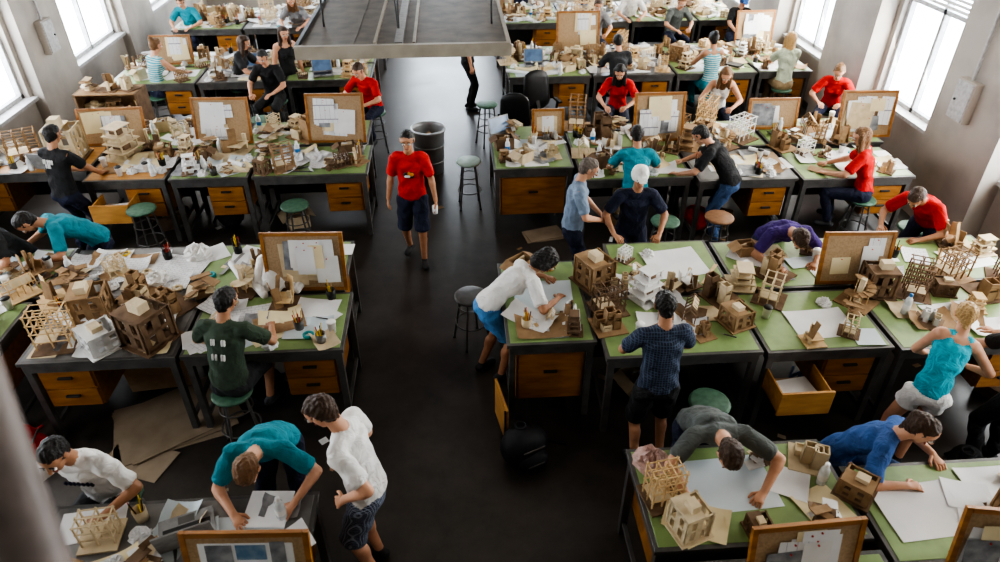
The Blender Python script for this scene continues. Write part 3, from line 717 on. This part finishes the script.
crumple(-2.95,5.75,r=.12,m=WHITE); crumple(-2.7,6.2,r=.14,m=WHITE); crumple(1.30,3.2,'pink_towel',.13,mat('towel_pink',(.6,.42,.38),.9))
crumple(-3.05,5.25,r=.1)

def model(x,y,kind,sz=.3,m=None,rz=None,z=T0,name='architectural_model',rnd=random):
    m=m or rnd.choice([CARD,CARD,CARDD,CREAM,BASS,CREAM,WHITE]); b=MB(); s=sz
    if kind!=3: b.b2(-s*.55,s*.55,-s*.55,s*.55,0,.012,m if rnd.random()<.5 else CARDD)
    if kind==0:   # open-topped rooms of varied height
        for i in range(5):
            w,d,h=rnd.uniform(.2,.4)*s,rnd.uniform(.2,.4)*s,rnd.uniform(.25,.9)*s
            cx,cy=rnd.uniform(-.3,.3)*s,rnd.uniform(-.3,.3)*s; t=.006+s*.01
            mm=m if rnd.random()<.7 else CREAM
            b.b2(cx-w/2,cx-w/2+t,cy-d/2,cy+d/2,.01,h,mm); b.b2(cx+w/2-t,cx+w/2,cy-d/2,cy+d/2,.01,h,mm)
            b.b2(cx-w/2,cx+w/2,cy-d/2,cy-d/2+t,.01,h*.55,mm); b.b2(cx-w/2,cx+w/2,cy+d/2-t,cy+d/2,.01,h,mm)
            b.b2(cx-w/2,cx+w/2,cy-d/2,cy-d/2+t,h*.75,h,mm); b.b2(cx-w*.3,cx+w*.5,cy-d*.4,cy+d*.4,h*.6,h*.6+t,mm)
    elif kind==1: # stick frame tower
        nx=rnd.choice([2,3]); nz=rnd.choice([3,4]); w=s*.9/nx; q=.007+s*.012; hz=s*.32
        for i in range(nx+1):
            for j in range(3): b.beam((-s*.45+i*w,-s*.3+j*s*.3,.0),(-s*.45+i*w,-s*.3+j*s*.3,hz*nz*rnd.uniform(.8,1.05)),q,m)
        for k in range(1,nz+1):
            for j in range(3): b.beam((-s*.5,-s*.3+j*s*.3,k*hz*.95),(s*.5,-s*.3+j*s*.3,k*hz*.95),q*.8,m)
            for i in range(nx+1): b.beam((-s*.45+i*w,-s*.35,k*hz*.95),(-s*.45+i*w,s*.35,k*hz*.95),q*.8,m)
        b.b2(-s*.45,s*.1,-s*.3,s*.3,hz*.95,hz*.95+.006,CREAM)
    elif kind==2: # stepped slabs on columns
        w=s*1.0;z0=.012
        for k in range(rnd.choice([3,4])):
            h=s*.22; ox=rnd.uniform(-.1,.1)*s
            for i in(-1,1):
                for j in(-1,1): b.beam((ox+i*w*.38,j*w*.3,z0),(ox+i*w*.38,j*w*.3,z0+h),.01+s*.015,m)
            b.b2(ox-w*.2,ox+w*.1,-w*.25,w*.25,z0,z0+h,CARDD if k%2 else m)
            z0+=h; b.b2(ox-w/2,ox+w/2,-w*.38,w*.38,z0,z0+.012,m); z0+=.012; w*=.88
    elif kind==3: # heap of offcuts
        for i in range(12):
            R=Matrix.Rotation(rnd.uniform(0,3.1),3,'Z')@Matrix.Rotation(rnd.uniform(-.35,.35),3,'X')
            b.box((rnd.uniform(-.3,.3)*s,rnd.uniform(-.3,.3)*s,.02+.09*s+i*.010),(rnd.uniform(.3,.8)*s,rnd.uniform(.12,.40)*s,.008),rnd.choice([m,CARD,CREAM,WHITE,CARDD]),R)
        b.b2(-s*.25,s*.2,-s*.2,s*.2,0,.05+.05*s,m)
    elif kind==4: # block with punched openings
        h=s*rnd.uniform(.6,1.1); w=s*.42; t=.012
        for sx in(-1,1):
            for p in(-1,0,1):
                b.b2(p*w*.9-.1*s,p*w*.9+.1*s,sx*w-t/2,sx*w+t/2,.01,h,m); b.b2(sx*w-t/2,sx*w+t/2,p*w*.9-.1*s,p*w*.9+.1*s,.01,h,m)
            for zz in(.06*s,.5*h,h-.06*s):
                b.b2(-w,w,sx*w-t/2,sx*w+t/2,zz-.05*s,zz+.05*s,m); b.b2(sx*w-t/2,sx*w+t/2,-w,w,zz-.05*s,zz+.05*s,m)
        b.b2(-w*1.1,w*.3,-w*1.1,w*1.1,h,h+.012,m); b.b2(-w*.5,w*.2,-w*.6,w*.3,h,h*1.3,CREAM)
    elif kind==5: # cluster of leaning planks and towers
        for i in range(7):
            h=rnd.uniform(.3,1.3)*s; x0,y0=rnd.uniform(-.4,.4)*s,rnd.uniform(-.4,.4)*s
            if i%2: b.b2(x0-.06*s,x0+.06*s,y0-.08*s,y0+.08*s,.01,h,rnd.choice([m,CARDD,CREAM]))
            else: b.box((x0,y0,h*.5),(.35*s,.008,h),rnd.choice([m,CARD]),Matrix.Rotation(rnd.uniform(0,3),3,'Z')@Matrix.Rotation(rnd.uniform(-.25,.25),3,'X'))
        b.b2(-.4*s,.4*s,-.35*s,.3*s,.3*s,.3*s+.01,m)
    elif kind==6: # spiralling ramp of card around a core
        n=14
        for i in range(n):
            t=i*.55; r=s*.30; R=Matrix.Rotation(t,3,'Z')@Matrix.Rotation(.12,3,'X')
            b.box((r*math.cos(t),r*math.sin(t),.03+i*s*.055),(s*.30,s*.20,.008),m,R)
            if i%2: b.beam((r*math.cos(t),r*math.sin(t),.01),(r*math.cos(t),r*math.sin(t),.03+i*s*.055),.008,BASS)
        b.b2(-.08*s,.08*s,-.08*s,.08*s,.01,s*.95,CREAM)
    elif kind==7: # long gabled frame, half clad
        L=s*1.1;h=s*.4
        for i in range(6):
            x0=-L/2+L*i/5
            for sy in(-1,1): b.beam((x0,sy*s*.22,.01),(x0,sy*s*.22,h),.009,m); b.beam((x0,sy*s*.22,h),(x0,0,h*1.55),.009,m)
        for sy,zz in((-1,h),(1,h),(0,h*1.55)): b.beam((-L/2,sy*s*.22,zz),(L/2,sy*s*.22,zz),.009,m)
        b.box((L*.12,-s*.115,h*1.28),(L*.6,s*.27,.006),CREAM if m is not CREAM else WHITE,Matrix.Rotation(.80,3,'X'))
        b.b2(-L*.4,0,s*.2,s*.21,.01,h,WHITE)
    b.obj(name,(x,y,z),rnd.uniform(0,1.5) if rz is None else rz*D2R); occ.append((x,y,sz*.6))
def cup(x,y,m=WHITE):
    b=MB(); b.lathe([(0,0),(.030,0),(.040,.11),(.042,.112),(.036,.11),(.027,.01),(0,.01)],m,14); b.lathe([(.041,.11),(.043,.115),(.036,.125),(0,.125)],random.choice([WHITE,BLACK]),14)
    b.obj('paper_cup',(x,y,T0)); occ.append((x,y,.05))
GL=mat('bottle_translucent',(.75,.8,.82),.15)
def bottle(x,y,m=GL,c=WHITE,h=.2):
    b=MB(); b.lathe([(0,0),(.032,0),(.034,.02),(.034,h*.62),(.028,h*.76),(.013,h*.86),(.013,h*.9)],m,14); b.lathe([(.016,h*.88),(.016,h),(0,h)],c,12); b.lathe([(.0345,h*.25),(.0345,h*.5)],random.choice([BLUE,WHITE,WHITE]),14)
    b.obj('bottle',(x,y,T0)); occ.append((x,y,.05))
def jar(x,y):
    b=MB(); b.lathe([(0,0),(.04,0),(.045,.1),(.041,.1),(.036,.01),(0,.01)],random.choice([BLACK,STEEL,STEELT,CREAM]),14)
    for i in range(7):
        t=random.random()*6; b.cyl((.015*math.cos(t),.015*math.sin(t),.02),(.04*math.cos(t),.04*math.sin(t),random.uniform(.15,.2)),.004,random.choice([YEL,REDP,BLACK,BASS]),n=6)
    b.obj('pencil_cup',(x,y,T0)); occ.append((x,y,.06))
def tape(x,y):
    b=MB(); b.lathe([(.028,0),(.05,0),(.05,.025),(.028,.025),(.028,0)],random.choice([CREAM,TEALP,YEL]),18); b.obj('tape_roll',(x,y,T0)); occ.append((x,y,.06))
def triangle(x,y):
    b=MB(); L=.28; 
    for a,c in (((0,0),(L,0)),((L,0),(0,L*.6)),((0,L*.6),(0,0))): b.beam((a[0],a[1],.003),(c[0],c[1],.003),.03,GL if random.random()<.5 else STEELD,.004)
    b.obj('set_square',(x,y,T0+.01),random.random()*6)
def ruler(x,y):
    b=MB(); b.box((0,0,.003),(.4,.035,.004),random.choice([GREY,BASS,WHITE])); b.obj('ruler',(x,y,T0+.01),random.random()*3)
def knife(x,y):
    b=MB(); b.cyl((-.06,0,.008),(.05,0,.008),.006,STEEL,n=8); b.cyl((.05,0,.008),(.09,0,.008),.004,GREY,.001,n=6); b.obj('craft_knife',(x,y,T0+.01),random.random()*6)
def roll(x,y):
    b=MB(); L=random.uniform(.25,.45); rz=random.random()*3; b.cyl((-L/2,0,.035),(L/2,0,.035),.030,PAPER if random.random()<.6 else TRACE,n=16,cap=False); b.cyl((-L/2,0,.035),(L/2,0,.035),.022,PAPER,n=12)
    b.obj('rolled_drawing',(x,y,T0),rz); occ.append((x,y,.1))
def laptop(x,y,rz):
    b=MB(); b.box((0,0,.012),(.34,.24,.02),GREY); b.box((0,.02,.0225),(.29,.11,.002),BLACK); b.box((0,-.075,.0225),(.1,.06,.002),STEEL)
    R=Matrix.Rotation(-18*D2R,3,'X'); b.box(V((0,.12,.022))+R@V((0,0,.115)),(.34,.012,.23),GREY,R); b.box(V((0,.12,.022))+R@V((0,-.007,.115)),(.31,.003,.2),SCREEN,R)
    b.obj('laptop',(x,y,T0+.008),rz*D2R,bevel=.003); occ.append((x,y,.2))
def books(x,y):
    b=MB(); z=0
    for i in range(random.randint(2,4)):
        h=random.uniform(.02,.04); m=random.choice([BOOK,BLUE,BLACK,CREAM,GREY]); R=Matrix.Rotation(random.uniform(-.2,.2),3,'Z')
        b.box((0,0,z+h/2),(.2,.26,h),m,R); b.box(R@V((.004,0,z+h/2)),(.2,.25,h*.7),PAPER,R); z+=h
    b.obj('book_stack',(x,y,T0),random.random()); occ.append((x,y,.15))
def cbox(x,y,z=T0,s=.25,name='cardboard_box'):
    b=MB(); w,d,h=s*random.uniform(.8,1.2),s*random.uniform(.7,1.1),s*random.uniform(.5,.9); t=.008; m=random.choice([CARD,CARDD,CREAM])
    b.b2(-w/2,w/2,-d/2,d/2,0,t,m)
    for sx in(-1,1): b.b2(sx*w/2-t/2,sx*w/2+t/2,-d/2,d/2,0,h,m); b.b2(-w/2,w/2,sx*d/2-t/2,sx*d/2+t/2,0,h,m)
    for sx in(-1,1):
        b.box((sx*(w/2+.04),0,h-.02),(.11,d*.95,.005),m,Matrix.Rotation(sx*.5,3,'Y'))
    for i in range(4): b.box((random.uniform(-.25,.25)*w,random.uniform(-.25,.25)*d,h*.6),(w*.35,.01,h*.8),random.choice([CREAM,CARD,PAPER]),Matrix.Rotation(random.uniform(-.4,.4),3,'Y'))
    b.obj(name,(x,y,z),random.random()); occ.append((x,y,s*.6))
# large hand-placed models
for a in [(-4.35,8.75,2,.42,CREAM),(-5.05,8.75,4,.4,CREAM),(-5.6,8.75,1,.4,CARD),(-3.35,5.25,4,.32,CARD),(-2.72,4.85,4,.36,CARDD),(-3.5,4.85,1,.3,BASS),(-2.7,5.3,0,.34,CARD),(-3.1,4.8,4,.3,WHITE),
          (-3.75,5.75,3,.3,CARD),(-4.35,5.2,0,.24,WHITE),(-2.05,9.25,0,.4,CARD),(-2.55,9.2,3,.35,CREAM),(-2.5,8.7,3,.3,CARD),(-3.4,9.5,0,.35,CARD),
          (1.3,5.45,4,.32,CARD),(1.35,5.0,1,.28,CARDD),(1.3,4.75,0,.26,CARD),(2.45,5.1,0,.28,CARDD),(2.72,5.3,2,.26,CREAM),(2.9,5.05,1,.26,CREAM),(2.45,4.72,4,.24,CARD),(3.7,4.95,6,.28,CARD),(3.95,5.1,4,.28,CARDD),(4.3,5.05,1,.28,CARDD),(3.1,5.45,0,.3,CARD),
          (1.30,2.90,1,.24,BASS),(1.4,2.65,4,.22,CREAM),(2.42,3.14,0,.24,CREAM),(2.62,2.85,4,.22,CARD),(1.85,2.6,4,.15,CARDD),(2.3,2.62,3,.24,CARDD),
          (5.0,8.9,7,.35,CARD),(3.6,9.2,1,.34,BASS),(3.95,8.75,1,.34,WHITE),(2.0,9.0,0,.4,CARDD),(1.75,9.3,1,.35,CARD),(2.3,9.2,3,.3,CARD),(3.35,8.8,0,.35,CARD),(.8,9.2,3,.3,CARD),(1.25,8.35,0,.25,CREAM),
          (-2.35,2.85,1,.22,CREAM),(-1.95,2.62,3,.22,CARDD),(-2.55,2.6,0,.22,CARD),(5.0,5.0,0,.3,CARD)]:
    model(*a)
laptop(-1.82,2.86,-160); laptop(-5.15,8.5,170); laptop(1.45,12.1,0); laptop(-5.1,6.1,200); laptop(.7,9.0,30); laptop(3.9,2.6,150); laptop(-3.4,12.2,0); laptop(-2.2,11.85,10)
bottle(-1.23,2.92); bottle(4.05,4.75,GL,BLUE,.22); bottle(-1.2,2.66,BLUE,WHITE,.16)
# skyline of models along the dividers between facing desks
KK=[0,1,2,4,5,5,3,6,7,1]
for (x0,x1,y) in [(1.3,5.4,5.2),(1.7,5.8,8.47),(-4.5,-1.3,8.93),(-5.2,-1.2,5.48),(1.0,6.1,12.38),(-5.6,-1.5,12.48),(1.0,6.1,15.8),(-5.6,-1.5,15.8)]:
    x=x0
    while x<x1:
        s=random.uniform(.18,.32); yy=y+random.uniform(-.16,.2)
        if free(x,yy,s*.42): model(x,yy,random.choice(KK),s,random.choice([CARD,CARD,CARDD,CREAM,CREAM,BASS,WHITE]))
        x+=random.uniform(.16,.3)
kinds=['model']*9+['cup']*2+['bottle','jar','jar','tape','tri','ruler','knife','roll','roll','books','box','box','crumple','crumple']
for (x0,x1,y0,y1) in desks:
    far=y0>10; nn=16 if not far else 13
    if x0>1 and 4<y0<6: nn=6
    if y1<3.4 and x0>0: nn=5
    if y1<2.45: nn=5
    for i in range(nn):
        k=random.choice(kinds)
        sz=random.uniform(.13,.27)
        r={'model':sz*.5,'cup':.05,'bottle':.05,'jar':.06,'tape':.06,'tri':.15,'ruler':.12,'knife':.06,'roll':.12,'books':.14,'box':.14,'crumple':.06}[k]
        for tries in range(14):
            mg=min(r,.2)+.03
            x=random.uniform(x0+mg,x1-mg); y=random.uniform(y0+mg,y1-mg)
            if free(x,y,r): break
        else: continue
        if k=='model': model(x,y,random.choice(KK),sz)
        elif k=='cup': cup(x,y)
        elif k=='bottle': bottle(x,y)
        elif k=='jar': jar(x,y)
        elif k=='tape': tape(x,y)
        elif k=='tri': triangle(x,y); occ.append((x,y,.15))
        elif k=='ruler': ruler(x,y); occ.append((x,y,.1))
        elif k=='knife': knife(x,y); occ.append((x,y,.05))
        elif k=='roll': roll(x,y)
        elif k=='books': books(x,y)
        elif k=='box': cbox(x,y,s=.2)
        elif k=='crumple': crumple(x,y,r=.07)
# storage shelf with models, far left
def shelf(x,y,w=.85,h=1.35,rz=0):
    b=MB()
    for s in(-1,1): b.b2(s*w/2-.015,s*w/2+.015,-.2,.2,0,h,CARDD)
    for z in(.1,.55,.95,h-.02): b.b2(-w/2+.015,w/2-.015,-.2,.2,z,z+.02,CARD)
    b.b2(-w/2,w/2,.19,.2,0,h,CARD)
    b.obj('storage_shelf',(x,y,0),rz)
    for z in(.12,.57,.97,h):
        t=-w/2+.16
        while t<w/2-.12:
            s=random.uniform(.2,.28); model(x+t*math.cos(rz),y+t*math.sin(rz),random.choice([0,2,4,5,3]),s,z=z+.001); t+=s*1.15
shelf(-4.95,10.12)
# trash can, floor clutter
b=MB(); TR=mat('galvanised_can',(.36,.37,.38),.4,scale=6,metal=.3)
b.lathe([(0,.0),(.21,0),(.25,.66),(.27,.68),(.27,.71),(.245,.71),(.235,.66),(.2,.03),(0,.03)],TR,28)
for z in(.2,.45): b.ring((0,0,z),.22+z*.055,.008,TR,28)
for i in range(6): b.box((random.uniform(-.1,.1),random.uniform(-.1,.1),.50+i*.02),(.2,.15,.01),random.choice([CARD,PAPER,CREAM]),Matrix.Rotation(i,3,'Z')@Matrix.Rotation(.5,3,'X'))
b.obj('trash_can',(-.40,9.95,0))
BP=mat('backpack_nylon',(.012,.013,.018),.6,scale=30)
def backpack(x,y,rz,m=BP,s=1):
    b=MB()
    vs,fs,_=capsule(V((-.05,0,.20)),V((.06,0,.19)),.17,.15,V((0,0,1)),1.15); b.add([v*s for v in vs],fs,m,True)
    vs,fs,_=capsule(V((-.04,-.13,.13)),V((.06,-.13,.12)),.09,.09,V((0,0,1)),1.1); b.add([v*s for v in vs],fs,m,True)
    b.cyl((.1*s,.05*s,.3*s),(.25*s,.12*s,.03),.015,m,n=8); b.cyl((.25*s,.12*s,.03),(.42*s,-.02,.012),.012,m,n=8); b.ring((-.02*s,.05*s,.39*s),.045,.01,m,14)
    b.box((0,-.222*s,.15*s),(.16,.01,.01),STEEL); b.box((0,-.17*s,.28*s),(.2*s,.012,.012),STEEL); b.obj('backpack',(x,y,0),rz)
backpack(.50,4.08,.4)
for x,y,c in [(-3.9,4.4,'red'),(2.0,4.75,'black'),(2.3,8.0,'navy'),(-3.1,8.4,'black'),(3.4,4.7,'denim'),(-1.9,5.0,'navy'),(-4.6,4.4,'black'),(3.2,7.9,'red'),(4.2,3.6,'black'),(5.0,7.1,'navy')]: backpack(x,y,random.random()*3,C[c],.9)
for x,y in [(1.7,4.9),(2.2,8.2),(-2.2,8.4),(3.6,8.0),(-3.9,8.5),(5.2,4.6)]: cbox(x,y,0,.30)
def cardsheet(x,y,w,h,rz,z=.004,m=CARD,n=1):
    b=MB()
    for i in range(n): b.box((i*.03,i*.02,.004+i*.01),(w,h,.006),m,Matrix.Rotation(i*.12,3,'Z'))
    b.obj('cardboard_sheet',(x,y,z),rz*D2R)
CARDF=mat('cardboard_pale',(.32,.25,.18),.85,scale=5,col2=(.25,.19,.13))
cardsheet(-2.75,4.75,1.0,.75,20,m=CARDF,n=3); cardsheet(-2.9,4.3,.6,.35,-20,m=CARDF); cardsheet(1.12,7.85,.5,.3,10,m=CARDF,n=2)
b=MB(); 
for i in range(3): b.box((0,i*.03,.42),(.6,.012,.8),CARDF if i%2 else CARD,Matrix.Rotation(.12+i*.03,3,'X'))
b.obj('leaning_cardboard_stack',(-2.95,5.15,0),.1)
for i in range(40):
    x=random.uniform(-5.5,5.5); y=random.uniform(3.6,11)
    if -1.1<x<.5 and random.random()<.75: continue
    b=MB(); b.box((0,0,.004),(random.uniform(.04,.14),random.uniform(.02,.08),.003),random.choice([CARDF,PAPER,CARD])); b.obj('paper_scrap',(x,y,.001),random.random()*3)
# unseen pendant fittings, added as housings for the ceiling fill
for x in(-4,0,4):
    for y in(2,7,12,17):
        b=MB(); b.box((0,0,0),(.25,1.4,.08),WHITE); b.cyl((0,.5,.04),(0,.5,.34),.01,STEEL,n=6); b.cyl((0,-.5,.04),(0,-.5,.34),.01,STEEL,n=6); b.obj('added_light_fitting',(x,y,ZC-.38))

# ------------------------------------------------------------------ lights
def area(name,loc,rot,sx,sy,p,col):
    l=bpy.data.lights.new(name,'AREA'); l.shape='RECTANGLE'; l.size=sx; l.size_y=sy; l.energy=p; l.color=col
    o=bpy.data.objects.new(name,l); o.location=loc; o.rotation_euler=rot; bpy.context.scene.collection.objects.link(o); return o
for a,c in WL: area('daylight_left',(XL+.25,(a+c)/2,3.0),(0,-math.pi/2+.3,0),3.3,c-a,72 if a>4 else 40,(1,.95,.90))
for a,c in WR: area('daylight_right',(XR-.32,(a+c)/2,3.0),(0,math.pi/2-.3,0),3.3,c-a,150 if a>4 else 80,(1,.94,.83))
for a,c in WBk: area('daylight_back',((a+c)/2,YB-.15,3.0),(-math.pi/2+.1,0,0),c-a,3.3,130,(.8,.9,1))
for x in(-4,0,4):
    for y in(2,7,12,17): area('ceiling_fill',(x,y,ZC-.45),(0,0,0),.22,1.3,9,(1,.82,.60))  # added area fill from above, out of view; weak next to the windows
w=bpy.data.worlds.new('world'); bpy.context.scene.world=w; w.use_nodes=True
w.node_tree.nodes['Background'].inputs[0].default_value=(.6,.7,.85,1); w.node_tree.nodes['Background'].inputs[1].default_value=.4

cam=bpy.data.cameras.new('camera'); co=bpy.data.objects.new('camera',cam); bpy.context.scene.collection.objects.link(co)
cam.sensor_width=36; cam.lens=36*690/1000; co.location=(0,0,4.8); co.rotation_euler=((90-35)*D2R,0,-4*D2R); cam.clip_start=.05
cam.dof.use_dof=True; cam.dof.focus_distance=7.0; cam.dof.aperture_fstop=1.8
bpy.context.scene.camera=co
sc=bpy.context.scene
try:
    sc.view_settings.view_transform='AgX'; sc.view_settings.look='AgX - High Contrast'; sc.view_settings.exposure=-.15
except Exception as e: print(e)
